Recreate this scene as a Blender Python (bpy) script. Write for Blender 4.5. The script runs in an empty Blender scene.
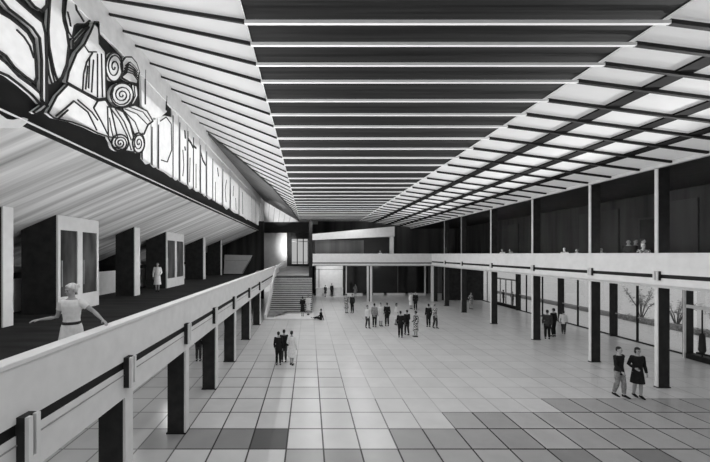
import bpy, bmesh, math, random
from mathutils import Vector, Matrix
random.seed(7)
F = 320.0; CX = 309.0; CY = 254.0; EYE = 5.4
scene = bpy.context.scene
COL = scene.collection

# ------------------------------------------------------------------ materials
def new_mat(name):
    m = bpy.data.materials.new(name); m.use_nodes = True
    return m, m.node_tree, m.node_tree.nodes['Principled BSDF']

def mat(name, g, rough=0.7, var=0.12, scale=(3, 3, 3), spec=0.25, detail=3.0, lo=0.3, hi=0.7):
    """matt grey finish with a little procedural variation of its own"""
    m, t, b = new_mat(name)
    tc = t.nodes.new('ShaderNodeTexCoord'); mp = t.nodes.new('ShaderNodeMapping')
    mp.inputs['Scale'].default_value = scale
    n = t.nodes.new('ShaderNodeTexNoise'); n.inputs['Scale'].default_value = 1.0
    n.inputs['Detail'].default_value = detail
    r = t.nodes.new('ShaderNodeValToRGB')
    a = max(0, g * (1 - var)); c = min(1, g * (1 + var))
    r.color_ramp.elements[0].position = lo; r.color_ramp.elements[1].position = hi
    r.color_ramp.elements[0].color = (a, a, a, 1); r.color_ramp.elements[1].color = (c, c, c, 1)
    L = t.links.new
    L(tc.outputs['Object'], mp.inputs['Vector']); L(mp.outputs[0], n.inputs['Vector'])
    L(n.outputs['Fac'], r.inputs['Fac']); L(r.outputs['Color'], b.inputs['Base Color'])
    b.inputs['Roughness'].default_value = rough
    b.inputs['Specular IOR Level'].default_value = spec
    return m

def skylight_mat(name, g, mixd=0.35):
    """opal roof glazing: lets the daylight through as diffuse light"""
    m = bpy.data.materials.new(name); m.use_nodes = True
    t = m.node_tree; t.nodes.remove(t.nodes['Principled BSDF'])
    out = t.nodes['Material Output']
    tr = t.nodes.new('ShaderNodeBsdfTranslucent'); df = t.nodes.new('ShaderNodeBsdfDiffuse')
    mx = t.nodes.new('ShaderNodeMixShader'); n = t.nodes.new('ShaderNodeTexNoise')
    n.inputs['Scale'].default_value = 2.0
    r = t.nodes.new('ShaderNodeValToRGB')
    r.color_ramp.elements[0].color = (g * .94,) * 3 + (1,); r.color_ramp.elements[1].color = (g,) * 3 + (1,)
    L = t.links.new
    L(n.outputs['Fac'], r.inputs['Fac'])
    L(r.outputs['Color'], tr.inputs['Color']); L(r.outputs['Color'], df.inputs['Color'])
    mx.inputs['Fac'].default_value = mixd
    L(tr.outputs[0], mx.inputs[1]); L(df.outputs[0], mx.inputs[2]); L(mx.outputs[0], out.inputs['Surface'])
    return m

def glass_mat(name, tint=0.95, refl=0.06):
    m = bpy.data.materials.new(name); m.use_nodes = True
    t = m.node_tree; t.nodes.remove(t.nodes['Principled BSDF'])
    out = t.nodes['Material Output']
    tr = t.nodes.new('ShaderNodeBsdfTransparent'); tr.inputs['Color'].default_value = (tint,) * 3 + (1,)
    gl = t.nodes.new('ShaderNodeBsdfGlossy'); gl.inputs['Roughness'].default_value = 0.02
    n = t.nodes.new('ShaderNodeTexNoise'); n.inputs['Scale'].default_value = 0.6
    mm = t.nodes.new('ShaderNodeMath'); mm.operation = 'MULTIPLY'; mm.inputs[1].default_value = refl * 2
    mx = t.nodes.new('ShaderNodeMixShader'); L = t.links.new
    L(n.outputs['Fac'], mm.inputs[0]); L(mm.outputs[0], mx.inputs['Fac'])
    L(tr.outputs[0], mx.inputs[1]); L(gl.outputs[0], mx.inputs[2]); L(mx.outputs[0], out.inputs['Surface'])
    return m

def floor_mat():
    m, t, b = new_mat('stone_tiles')
    L = t.links.new
    geo = t.nodes.new('ShaderNodeNewGeometry'); sep = t.nodes.new('ShaderNodeSeparateXYZ')
    L(geo.outputs['Position'], sep.inputs[0])
    def math_(op, a, bval=None, blink=None):
        n = t.nodes.new('ShaderNodeMath'); n.operation = op
        if isinstance(a, float): n.inputs[0].default_value = a
        else: L(a, n.inputs[0])
        if blink is not None: L(blink, n.inputs[1])
        elif bval is not None: n.inputs[1].default_value = bval
        return n.outputs[0]
    def edge(axis, off):
        v = math_('SUBTRACT', sep.outputs[axis], off)
        v = math_('DIVIDE', v, TILE); v = math_('FRACT', v)
        v = math_('SUBTRACT', v, 0.5); v = math_('ABSOLUTE', v)
        return v                                   # 0.5 on the joint
    ex, ey = edge('X', TX0), edge('Y', TY0)
    mxv = math_('MAXIMUM', ex, blink=ey)
    at = t.nodes.new('ShaderNodeAttribute'); at.attribute_name = 'joint'
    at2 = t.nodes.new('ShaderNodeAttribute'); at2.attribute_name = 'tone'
    line = math_('GREATER_THAN', mxv, 0.5 - 0.022)
    line = math_('MULTIPLY', line, blink=at.outputs['Fac'])
    n = t.nodes.new('ShaderNodeTexNoise'); n.inputs['Scale'].default_value = 1.3; n.inputs['Detail'].default_value = 5
    L(geo.outputs['Position'], n.inputs['Vector'])
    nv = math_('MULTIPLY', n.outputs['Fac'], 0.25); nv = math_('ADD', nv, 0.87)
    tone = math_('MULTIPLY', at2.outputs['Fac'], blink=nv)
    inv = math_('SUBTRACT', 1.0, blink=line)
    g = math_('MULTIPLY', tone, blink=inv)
    cmb = t.nodes.new('ShaderNodeCombineColor')
    for i in range(3): L(g, cmb.inputs[i])
    L(cmb.outputs[0], b.inputs['Base Color'])
    b.inputs['Roughness'].default_value = 0.28
    b.inputs['Specular IOR Level'].default_value = 0.35
    return m

TILE, TX0, TY0 = 1.03, 0.40, 8.86
M = {}
M['floor'] = floor_mat()
M['pale'] = mat('pale_plaster', .70, var=.05)
M['batten'] = mat('pale_batten', .88, var=.03)
M['pale2'] = mat('off_white_panel', .62, var=.07)
M['mid'] = mat('mid_grey_paint', .30)
M['wedge'] = mat('grey_boards', .10, var=.4, scale=(.5, 6, 1))
M['dim'] = mat('dim_grey_wall', .10, var=.5, scale=(.8, .8, .05))
M['dark'] = mat('charcoal_paint', .022, var=.35)
M['dark_wood'] = mat('dark_panelling', .030, var=.7, scale=(1.6, 1.6, .12), detail=4)
M['jet'] = mat('jet_black_paint', .003, var=.3, spec=.1)
M['panel'] = mat('dim_wall_panel', .042, var=.5, scale=(.8, .8, .05))
M['black'] = mat('black_paint', .008, var=.3, rough=.6)
M['ceil_dark'] = mat('dark_ceiling_boards', .012, var=.8, scale=(.25, 9, 1), detail=5)
M['gallery_floor'] = mat('dark_grey_carpet', .022, var=.55, scale=(.4, 2.5, 1), rough=.9)
M['soffit'] = mat('grained_soffit_boards', .64, var=.5, scale=(.10, 3.2, .2), detail=6, lo=.25, hi=.75)
M['sky_right'] = skylight_mat('opal_glazing', .9)
M['sky_left'] = skylight_mat('opal_slope_glazing', .9, .22)
M['glass'] = glass_mat('clear_glass')
M['dark_glass'] = mat('dark_tinted_glass', .012, rough=.15, spec=.5)
M['grey_glass'] = mat('grey_door_panel', .05, rough=.35, var=.9, scale=(2, 2, .7), spec=.4)
M['relief'] = mat('relief_stone', .84, var=.06, scale=(4, 4, 4))
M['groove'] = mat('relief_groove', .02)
M['skin'] = mat('skin', .34, var=.05)
M['skin_pale'] = mat('skin_pale', .55, var=.05)
M['hair'] = mat('dark_hair', .02, var=.3, scale=(30, 30, 6))
M['hair_pale'] = mat('pale_hair', .55, var=.25, scale=(30, 30, 6))
M['cloth_black'] = mat('black_cloth', .012, var=.3, scale=(15, 15, 15), rough=.9)
M['cloth_dark'] = mat('dark_grey_cloth', .045, var=.3, scale=(15, 15, 15), rough=.9)
M['cloth_mid'] = mat('mid_grey_cloth', .22, var=.35, scale=(12, 12, 12), rough=.9)
M['cloth_pale'] = mat('pale_cloth', .72, var=.1, scale=(12, 12, 12), rough=.9)
M['cloth_pattern'] = mat('patterned_cloth', .3, var=.95, scale=(14, 14, 14), rough=.9, detail=1, lo=.45, hi=.55)
M['paving'] = mat('pale_outdoor_paving', .70, var=.08)
M['leaf'] = mat('leaf', .33, var=.4, scale=(6, 6, 6))
M['bark'] = mat('bark', .2, var=.4, scale=(20, 20, 3))
M['hedge'] = mat('hedge_leaf', .30, var=.5, scale=(7, 7, 7))

# ------------------------------------------------------------------ mesh helpers
class MB:
    def __init__(s): s.bm = bmesh.new(); s.mats = []
    def mi(s, key):
        if key not in s.mats: s.mats.append(key)
        return s.mats.index(key)
    def box(s, x0, x1, y0, y1, z0, z1, key='pale', bev=0.0):
        i = s.mi(key); bm = s.bm
        v = [bm.verts.new((x, y, z)) for x in (x0, x1) for y in (y0, y1) for z in (z0, z1)]
        fs = []
        for q in ((0, 1, 3, 2), (4, 6, 7, 5), (0, 4, 5, 1), (2, 3, 7, 6), (0, 2, 6, 4), (1, 5, 7, 3)):
            f = bm.faces.new([v[k] for k in q]); f.material_index = i; fs.append(f)
        if bev > 0:
            es = list({e for f in fs for e in f.edges})
            bmesh.ops.bevel(bm, geom=es, offset=bev, segments=1, affect='EDGES', material=-1)
        return s
    def hexa(s, pts, key='pale'):
        """8 points, order as box: (x0y0z0, x0y0z1, x0y1z0, x0y1z1, x1...)"""
        i = s.mi(key); v = [s.bm.verts.new(p) for p in pts]
        for q in ((0, 1, 3, 2), (4, 6, 7, 5), (0, 4, 5, 1), (2, 3, 7, 6), (0, 2, 6, 4), (1, 5, 7, 3)):
            s.bm.faces.new([v[k] for k in q]).material_index = i
        return s
    def prism(s, poly, d, key='pale'):
        """closed polygon (list of 3D points) extruded by vector d"""
        i = s.mi(key); d = Vector(d)
        a = [s.bm.verts.new(p) for p in poly]; b = [s.bm.verts.new(Vector(p) + d) for p in poly]
        s.bm.faces.new(a).material_index = i; s.bm.faces.new(list(reversed(b))).material_index = i
        n = len(a)
        for k in range(n):
            s.bm.faces.new((a[k], b[k], b[(k + 1) % n], a[(k + 1) % n])).material_index = i
        return s
    def beam(s, p, q, w, h, key='pale', up=(0, 0, 1)):
        """bar of width w (sideways) and height h from p to q"""
        p, q = Vector(p), Vector(q); t = (q - p).normalized(); u = Vector(up)
        side = t.cross(u)
        if side.length < 1e-4: side = t.cross(Vector((1, 0, 0)))
        side.normalize(); u = side.cross(t)
        pts = []
        for e in (p, q):
            for a in (-w / 2, w / 2):
                for c in (-h / 2, h / 2): pts.append(e + side * a + u * c)
        return s.hexa(pts, key)
    def tube(s, pts, radii, key='pale', n=10, ref=(1, 0, 0), caps=True):
        i = s.mi(key); rings = []
        pts = [Vector(p) for p in pts]
        for k, p in enumerate(pts):
            t = pts[min(k + 1, len(pts) - 1)] - pts[max(k - 1, 0)]
            t.normalize(); r = Vector(ref)
            if abs(t.dot(r)) > .9: r = Vector((0, 1, 0)) if abs(t.y) < .9 else Vector((0, 0, 1))
            u = (r - t * r.dot(t)).normalized(); w = t.cross(u)
            rr = radii[k] if isinstance(radii, (list, tuple)) else radii
            rx, ry = rr if isinstance(rr, (list, tuple)) else (rr, rr)
            rings.append([s.bm.verts.new(p + u * (rx * math.cos(2 * math.pi * j / n)) + w * (ry * math.sin(2 * math.pi * j / n))) for j in range(n)])
        for a, b in zip(rings, rings[1:]):
            for j in range(n):
                f = s.bm.faces.new((a[j], a[(j + 1) % n], b[(j + 1) % n], b[j])); f.material_index = i; f.smooth = True
        if caps:
            s.bm.faces.new(list(reversed(rings[0]))).material_index = i
            s.bm.faces.new(rings[-1]).material_index = i
        return s
    def ball(s, c, r, key='pale', seg=14, rings=10, rot=None):
        i = s.mi(key); r = r if isinstance(r, (tuple, list)) else (r, r, r)
        mtx = Matrix.Translation(c) @ (rot or Matrix()) @ Matrix.Diagonal((r[0], r[1], r[2], 1))
        res = bmesh.ops.create_uvsphere(s.bm, u_segments=seg, v_segments=rings, radius=1, matrix=mtx)
        for f in {f for v in res['verts'] for f in v.link_faces}: f.material_index = i; f.smooth = True
        return s
    def mesh(s, name):
        bmesh.ops.recalc_face_normals(s.bm, faces=s.bm.faces[:])
        me = bpy.data.meshes.new(name); s.bm.to_mesh(me); s.bm.free()
        for k in s.mats: me.materials.append(M[k])
        return me
    def obj(s, name, parent=None, loc=None):
        o = bpy.data.objects.new(name, s.mesh(name)); COL.objects.link(o)
        if parent: o.parent = parent
        if loc: o.location = loc
        return o

def tag(o, label=None, cat=None, group=None, kind=None):
    if label: o['label'] = label
    if cat: o['category'] = cat
    if group: o['group'] = group
    if kind: o['kind'] = kind
    return o
def empty(name, loc=(0, 0, 0), label=None, cat=None, group=None, kind=None):
    o = bpy.data.objects.new(name, None); COL.objects.link(o); o.location = loc; o.empty_display_size = .2
    return tag(o, label, cat, group, kind)
def struct(o, label=None, cat=None): return tag(o, label, cat, None, 'structure')
ORD = ['first', 'second', 'third', 'fourth', 'fifth', 'sixth', 'seventh', 'eighth', 'ninth', 'tenth', 'eleventh', 'twelfth',
       'thirteenth', 'fourteenth', 'fifteenth', 'sixteenth', 'seventeenth', 'eighteenth', 'nineteenth', 'twentieth', 'twenty-first',
       'twenty-second', 'twenty-third', 'twenty-fourth', 'twenty-fifth', 'twenty-sixth', 'twenty-seventh', 'twenty-eighth',
       'twenty-ninth', 'thirtieth', 'thirty-first', 'thirty-second', 'thirty-third', 'thirty-fourth', 'thirty-fifth']

# ------------------------------------------------------------------ floor
def build_floor():
    bm = bmesh.new()
    tone_l = bm.faces.layers.float.new('tone'); joint_l = bm.faces.layers.float.new('joint')
    i0, i1 = -16, 20; j0, j1 = -11, 36
    vs = {}
    def V(i, j):
        if (i, j) not in vs: vs[(i, j)] = bm.verts.new((TX0 + i * TILE, TY0 + j * TILE, 0))
        return vs[(i, j)]
    rnd = random.Random(3)
    reflection_tone = {(-2, 0): .11, (-3, 0): .26, (-4, 0): .32, (-5, 0): .33, (5, 0): .33, (8, -1): .22, (6, -1): .25, (0, -1): .33, (-1, -1): .38,  # floor reflections painted in as darker tile tones
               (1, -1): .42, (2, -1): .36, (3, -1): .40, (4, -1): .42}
    for i in range(i0, i1):
        for j in range(j0, j1):
            f = bm.faces.new((V(i, j), V(i + 1, j), V(i + 1, j + 1), V(i, j + 1)))
            x = TX0 + (i + .5) * TILE
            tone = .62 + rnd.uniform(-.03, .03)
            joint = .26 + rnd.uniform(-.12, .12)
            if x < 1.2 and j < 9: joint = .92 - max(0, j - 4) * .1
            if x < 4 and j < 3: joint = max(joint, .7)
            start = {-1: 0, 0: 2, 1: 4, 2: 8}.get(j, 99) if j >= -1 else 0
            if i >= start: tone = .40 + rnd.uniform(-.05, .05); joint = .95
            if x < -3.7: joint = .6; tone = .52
            if (i, j) in reflection_tone: tone = reflection_tone[(i, j)]
            f[tone_l] = tone; f[joint_l] = joint
    bmesh.ops.recalc_face_normals(bm, faces=bm.faces[:])
    me = bpy.data.meshes.new('floor'); bm.to_mesh(me); bm.free()
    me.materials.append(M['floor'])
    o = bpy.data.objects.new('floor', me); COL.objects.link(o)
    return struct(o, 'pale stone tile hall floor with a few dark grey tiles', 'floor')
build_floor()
struct(MB().box(20.3, 60, -5, 60, -.30, -.02, 'paving').obj('ground'), 'pale paving outside beyond the glass wall', 'ground')

# ------------------------------------------------------------------ ceiling
CE = 4.42                                  # central ceiling above the eye
XL, XR = -1.233, 6.90                      # edges of the dark central field
SR = .13; SL = .585                        # slopes of the two side fields
XFR = -6.1                                 # face line of the frieze
def zc(x):
    if x > XR: return EYE + CE - SR * (x - XR)
    if x < XL: return EYE + CE + SL * (XL - x)
    return EYE + CE
YN, YB = 1.0, 44.0
struct(MB().box(XL, XR, YN, YB, zc(0) + .16, zc(0) + .24, 'ceil_dark').obj('ceiling'), 'flat dark board ceiling over the middle of the hall', 'ceiling')
m = MB(); e = .12
m.hexa([(XR, YN, zc(XR) + e), (XR, YN, zc(XR) + e + .06), (XR, YB, zc(XR) + e), (XR, YB, zc(XR) + e + .06),
        (14.05, YN, zc(14.05) + e), (14.05, YN, zc(14.05) + e + .06), (14.05, YB, zc(14.05) + e), (14.05, YB, zc(14.05) + e + .06)], 'sky_right')
struct(m.obj('ceiling_right'), 'pale glazed ceiling field sloping down to the right colonnade', 'ceiling')
m = MB(); e = .10
m.hexa([(-6.5, YN, zc(-6.5) + e), (-6.5, YN, zc(-6.5) + e + .06), (-6.5, YB, zc(-6.5) + e), (-6.5, YB, zc(-6.5) + e + .06),
        (XL, YN, zc(XL) + e), (XL, YN, zc(XL) + e + .06), (XL, YB, zc(XL) + e), (XL, YB, zc(XL) + e + .06)], 'sky_left')
struct(m.obj('ceiling_left'), 'pale glazed ceiling field rising to the relief frieze', 'ceiling')
# grey boarded wedge of the rising field, far end
m = MB(); q = [(-6.1, 19.0), (-6.1, 43.6), (-1.25, 43.6), (-1.9, 34.0), (-3.0, 26.0), (-4.6, 21.8)]
m.prism([(x, y, zc(x) - .10) for x, y in q], (0, 0, .16), 'wedge')
tag(m.obj('roof_wedge_panel'), 'grey wedge-shaped boarded panel above the far half of the relief frieze', 'roof panel')

rib_y = [4.55, 5.28, 6.12, 6.76, 7.48, 8.22, 9.24, 10.17, 11.13, 12.26, 13.46, 14.73, 15.94, 17.3, 18.74, 20.05, 21.36, 22.8]
while rib_y[-1] < 42.6: rib_y.append(rib_y[-1] + 1.42)
for k, y in enumerate(rib_y):
    lab = f'{ORD[k]} ceiling rib from the near end, pale in the middle, dark at both sides'
    r = empty('ceiling_rib', ((XL + XR) / 2, y, zc(0) + .1), lab, 'ceiling rib', 'ceiling ribs across the hall')
    c = Vector(r.location)
    def L_(p): return Vector(p) - c
    m = MB(); h = .085
    m.box(XL - c.x, XR - c.x, -.03, .03, -.125, -.06, 'batten')
    tag(m.obj('middle_batten', r), 'pale batten under the dark boards')
    m = MB()
    m.beam(L_((XR, y + .02, zc(XR) + .03)), L_((14.0, y + .02, zc(14) + .03)), .08, .085, 'black')
    tag(m.obj('side_rib', r), 'dark rib under the pale glazing on the right')
    # raking rib of the left field runs back as it rises
    x1 = -6.05; dy = 2.93
    if y + dy > 43.3: f = (43.3 - y) / dy
    else: f = 1.0
    # stop at the boarded wedge
    xe = XL + (x1 - XL) * f; ye = y + dy * f
    def wedge_y(x):
        W_ = [(-6.1, 19.0), (-4.6, 21.8), (-3.0, 26.0), (-1.9, 34.0), (-1.2, 44.3)]
        for (a, b), (c2, d2) in zip(W_, W_[1:]):
            if x <= c2: return b + (x - a) / (c2 - a) * (d2 - b)
        return 45
    if ye > wedge_y(xe):
        lo, hi = 0.0, f
        for _ in range(30):
            mid = (lo + hi) / 2; xx = XL + (x1 - XL) * mid; yy = y + dy * mid
            if yy > wedge_y(xx): hi = mid
            else: lo = mid
        f = lo; xe = XL + (x1 - XL) * f; ye = y + dy * f
    if f > .03:
        m = MB(); m.beam(L_((XL, y, zc(XL) + .02)), L_((xe, ye, zc(xe) + .02)), .06, .065, 'black')
        tag(m.obj('raking_rib', r), 'dark rib under the rising pale glazing on the left')

for k, x in enumerate((8.77, 10.71, 12.28)):
    m = MB(); m.beam((x, YN + .2, zc(x) + .09), (x, YB - .2, zc(x) + .09), .46, .05, 'jet')
    tag(m.obj('ceiling_purlin'), f'flat dark purlin along the right glazed ceiling, {ORD[k]} from the dark middle field', 'purlin', 'purlins along the right ceiling field')
tag(MB().box(13.9, 14.06, YN, YB, zc(14) - .06, zc(14) + .1, 'pale2').obj('ceiling_edge_strip'), 'thin pale strip where the glazed ceiling meets the right colonnade', 'trim')
struct(MB().box(14.06, 20.4, YN, YB, zc(14), zc(14) + .15, 'dark').obj('ceiling_gallery'), 'dark ceiling over the right upper gallery', 'ceiling')

# ------------------------------------------------------------------ end walls
struct(MB().box(-.2, 20.4, 44.0, 44.3, 0, 10.4, 'dim').obj('wall_back'), 'dim grey end wall above the far balcony', 'wall')
struct(MB().box(-7.4, .36, 40.0, 40.3, 8.05, 9.4, 'black').obj('trim_1'), 'deep black header beam over the head of the stairs', 'beam')
m = MB().prism([(-6.1, 43.0, 9.4), (-6.1, 43.0, zc(-6.1)), (XL, 43.0, zc(XL)), (1.2, 43.0, zc(XL)), (1.2, 43.0, 9.4)], (0, .2, 0), 'pale')
for x in (-5.4, -4.7, -4.0, -3.3, -2.6): m.beam((x - .15, 42.98, 9.4), (x + .1, 42.98, zc(x + .1) - .15), .05, .03, 'mid', up=(0, 1, 0))
struct(m.obj('wall_gable'), 'pale gable wall with thin upright lines under the rising ceiling', 'wall')
struct(MB().box(-15.3, -5.45, 38.6, 38.9, 0, 9.35, 'dark_wood').obj('wall_back_left'), 'dark panelled wall at the end of the left gallery', 'wall')
# curved pale wall at the head of the stairs
m = MB(); n = 24; i = m.mi('pale'); cx, cy, r = -4.65, 42.0, 1.75
pts = [(cx + r * math.cos(a), cy - r * math.sin(a)) for a in [math.pi * k / n for k in range(n + 1)]]
lo = [m.bm.verts.new((x, y, 3.0)) for x, y in pts]; hi = [m.bm.verts.new((x, y, 9.3)) for x, y in pts]
for a in range(n):
    f = m.bm.faces.new((lo[a], lo[a + 1], hi[a + 1], hi[a])); f.smooth = True; f.material_index = i
m.bm.faces.new(lo); m.bm.faces.new(list(reversed(hi)))
struct(m.obj('wall_curved'), 'rounded pale wall beside the window at the head of the stairs', 'wall')
struct(MB().box(-2.95, -2.3, 42.4, 42.7, 3, 9.4, 'dark').obj('wall_pier'), 'dark pier between the rounded wall and the far window', 'wall')
struct(MB().box(-.0, .40, 37.5, 44, 0, 9.4, 'dark').obj('wall_stair'), 'dark wall along the right of the upper stair passage', 'wall')
# far window with three panes
w = empty('window_1', (-1.2, 42.5, 3.9), 'three-pane bright window at the head of the stairs', 'window', None, 'structure')
m = MB()
m.box(-1.2, 1.3, -.06, .06, 0, .18, 'dark'); m.box(-1.2, 1.3, -.06, .06, 3.5, 3.7, 'dark'); m.box(-1.2, 1.3, -.05, .05, 3.12, 3.2, 'mid'); m.box(-1.2, 1.3, -.05, .05, .38, .46, 'mid')
for x in (-1.2, -.42, .38, 1.18): m.box(x, x + .12, -.06, .06, 0, 3.7, 'dark')
m.obj('frame', w); MB().box(-1.1, 1.2, -.01, .01, .1, 3.6, 'glass').obj('pane', w)
struct(MB().box(-2.4, .2, 42.4, 42.7, 7.6, 9.4, 'dark').obj('wall_over_window'), 'dark wall above the far window', 'wall')
struct(MB().box(-2.4, .2, 42.4, 42.7, 0, 3.9, 'dark').obj('wall_under_window'), 'dark wall under the far window', 'wall')

# ------------------------------------------------------------------ right side
struct(MB().box(20.0, 20.3, YN, YB, 4.25, 9.1, 'dark_wood').obj('wall_right'), 'dark panelled back wall of the right upper gallery', 'wall')
struct(MB().box(14.0, 20.0, 5.5, 44, 4.05, 4.25, 'pale2').obj('floor_gallery_right'), 'floor slab of the right upper gallery', 'gallery floor')
struct(MB().box(.4, 14.0, 36.3, 44, 4.05, 4.25, 'pale2').obj('floor_gallery_far'), 'floor slab of the far balcony', 'gallery floor')
struct(MB().box(15.6, 20.4, 37.4, 37.6, 0, 4.05, 'dark').obj('wall_end_right'), 'dark end wall under the right gallery', 'wall')
for k, (y0, y1, g) in enumerate(((20.6, 23.6, 'panel'), (16.4, 17.9, 'panel'), (30.5, 33.0, 'panel'), (12.4, 14.0, 'dark_wood'))):
    o = MB().box(19.92, 19.99, y0, y1, 4.3, 8.3, g).obj('wall_panel')
    tag(o, ['wide dim grey wall panel behind the second opening of the upper right gallery', 'narrow dim grey wall panel beside the dark door of the upper right gallery',
            'dim grey wall panel towards the far end of the upper right gallery', 'dark wall panel at the near end of the upper right gallery'][k], 'wall panel')
d = empty('door_1', (19.93, 18.6, 4.25), 'black double-height door in the upper right gallery wall', 'door', None, 'structure')
MB().box(-.03, .06, -.62, .62, 0, 3.2, 'black').obj('leaf', d)
m = MB(); m.box(-.06, .06, -.72, -.62, 0, 3.3, 'panel'); m.box(-.06, .06, .62, .72, 0, 3.2, 'panel'); m.box(-.06, .06, -.72, .72, 3.2, 3.3, 'panel'); m.obj('frame', d)

col_y = [9.55, 12.9, 15.97, 20.1, 24.7, 29.5, 33.2]
for k, y in enumerate(col_y):
    if k == 0: continue
    lab = ['', 'tall dark slab column with pale edge behind the couple walking, first of the right colonnade',
           'tall dark slab column with pale edge, second of the right colonnade from the near end',
           'tall dark slab column with pale edge beside the group of three by the glass, third of the right colonnade',
           'tall dark slab column with pale edge, fourth of the right colonnade from the near end',
           'tall dark slab column, fifth of the right colonnade, against the dark end wall',
           'tall dark slab column, sixth and last of the right colonnade before the corner'][k]
    t = empty('gallery_column', (14.07, y, 0), lab, 'column', 'columns of the right colonnade')
    MB().box(.02, .48, 0, .11, 0, zc(14) - .02, 'dark', .01).obj('shaft', t)  # shaded shaft painted dark, lit hall side painted as a pale strip
    tag(MB().box(-.02, .02, -.005, .115, 0, zc(14) - .02, 'pale' if k < 5 else 'mid').obj('edge_strip', t), 'pale strip on the edge facing the hall')
    MB().box(-.04, .50, -.02, .13, 0, .04, 'black').obj('foot_plate', t)

# parapet right + far (one L-shaped balcony front): panel, painted slot shade, lower beam, brackets
def fascia(root, name, along, p0, p1, c, ztop, zb, slot, low, face, thick=.14):
    """along 'y' or 'x'; c is the hall-side face, face +1/-1 the direction away from the hall"""
    def bx(m, a, b, d0, d1, z0, z1, key, bev=0):
        lo, hi = sorted((c + face * d0, c + face * d1))
        if along == 'y': m.box(lo, hi, a, b, z0, z1, key, bev)
        else: m.box(a, b, lo, hi, z0, z1, key, bev)
        return m
    bx(MB(), p0, p1, 0, thick, zb, ztop, 'pale').obj('panel', root)
    tag(bx(MB(), p0, p1, .015, thick, slot, zb, 'black').obj('shadow_gap', root), 'dark recessed gap')  # shade of the slot painted as an almost flush black strip
    bx(MB(), p0, p1, 0, .14, low, slot, 'pale').obj('edge_beam', root)
    return bx
R = empty('balcony_front', (0, 0, 0), 'long pale parapet of the right upper gallery above the glass wall', 'balcony')
bx = fascia(R, '', 'y', 5.5, 36.0, 13.80, 5.40, 4.60, 4.45, 4.18, +1)
bx(MB(), 5.5, 36.0, -.03, .14, 5.40, 5.44, 'pale').obj('cap', R)
for y in col_y:
    y *= .974
    m = MB(); m.box(13.70, 13.88, y - .02, y + .16, 4.36, 4.72, 'dark'); m.box(13.66, 13.70, y - .02, y + .05, 4.36, 4.72, 'pale2'); m.box(13.66, 13.70, y + .09, y + .16, 4.36, 4.72, 'pale2')
    m.obj('bracket', R)
R2 = empty('far_balcony_front', (0, 0, 0), 'pale parapet of the far balcony across the end of the hall', 'balcony')
bx = fascia(R2, '', 'x', .42, 13.9, 36.02, 5.40, 4.45, 4.32, 4.16, +1)
bx(MB(), .42, 13.9, -.01, .14, 5.40, 5.44, 'pale').obj('cap', R2)
for x, lab in ((7.0, 'pale square column under the far balcony behind the crowd'), (14.0, 'pale square corner column where the far balcony meets the right gallery')):
    t = empty('balcony_column', (x, 36.3, 0), lab, 'column', None)
    MB().box(-.08, .16, 0, .3, 0, 4.05, 'pale', .01).obj('shaft', t)
    if x < 10:
        tag(MB().box(-.22, -.08, .03, .27, 0, 4.05, 'dark').obj('groove_strip', t), 'dark strip'); tag(MB().box(-.40, -.22, 0, .3, 0, 4.05, 'pale').obj('side_strip', t), 'pale strip')
    else: MB().box(.16, .6, .02, .28, 0, 4.05, 'dark').obj('back_strip', t)

# under the far balcony: dark glazing, pale kerb, thin posts, pale kiosk
G = empty('glazed_screen', (0, 42, 0), 'dark glazed screen with pale kerb under the far balcony', 'screen')
MB().box(4.75, 15.6, 0, .1, .2, 4.05, 'dark_glass').obj('glazing', G)
for a, b in ((4.8, 7.0), (8.4, 9.8), (10.2, 12.6), (13.0, 15.3)): MB().box(a, b, -.15, .1, 0, .28, 'pale').obj('kerb', G)
for x in (4.75, 8.3, 11.6, 15.1): MB().box(x, x + (.2 if x in (4.75, 15.1) else .08), -.12, .02, 0, 4.05, 'pale' if x in (4.75, 15.1) else 'dim').obj('post', G)
K = empty('kiosk', (2.7, 41.6, 0), 'pale panelled kiosk with dark frame under the far balcony beside the stairs', 'kiosk')
MB().box(-1.9, 1.75, .1, .3, 0, 3.7, 'pale').obj('back_panel', K)
m = MB(); m.box(-2.0, -1.8, 0, .3, 0, 3.9, 'dark'); m.box(1.7, 1.95, 0, .3, 0, 3.9, 'dark'); m.obj('side_post', K)
m = MB(); m.box(-2.0, 1.95, 0, .3, 3.55, 4.0, 'pale2'); m.box(-1.8, 1.7, .02, .12, 3.35, 3.42, 'mid'); m.obj('head_rail', K)
m = MB(); m.box(-1.8, 1.7, -.35, .1, .0, .95, 'pale2', .02); m.box(-1.85, 1.72, -.42, .12, .95, 1.03, 'pale2'); m.obj('counter', K)
MB().box(-1.45, -1.35, .03, .1, 1.0, 3.5, 'mid').obj('mullion', K)
# upper office box on the far balcony
O = empty('office_box', (5.2, 37.2, 4.25), 'glazed office on the far balcony under a tilted pale roof fascia', 'office')
m = MB(); zz = lambda v: v - 4.25
m.hexa([(-4.8, 0, zz(7.02)), (-4.8, 0, zz(7.72)), (-4.8, 1.0, zz(7.02)), (-4.8, 1.0, zz(7.72)), (4.75, 0, zz(7.45)), (4.75, 0, zz(8.62)), (4.75, 1.0, zz(7.45)), (4.75, 1.0, zz(8.62))], 'pale')
m.obj('roof_fascia', O)
MB().box(-4.8, 4.2, .25, .35, 0, zz(7.3), 'dark_glass').obj('glazing', O)
tag(MB().box(-4.5, 1.2, .15, .24, .3, 2.75, 'dim').obj('blind', O), 'dim grey blind behind the glazing')
MB().box(4.25, 4.65, 0, .4, 0, zz(7.5), 'pale').obj('end_post', O)
MB().box(-4.8, 4.3, .45, 5.0, zz(7.02) - .1, zz(7.02), 'dark').obj('deck', O)
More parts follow.
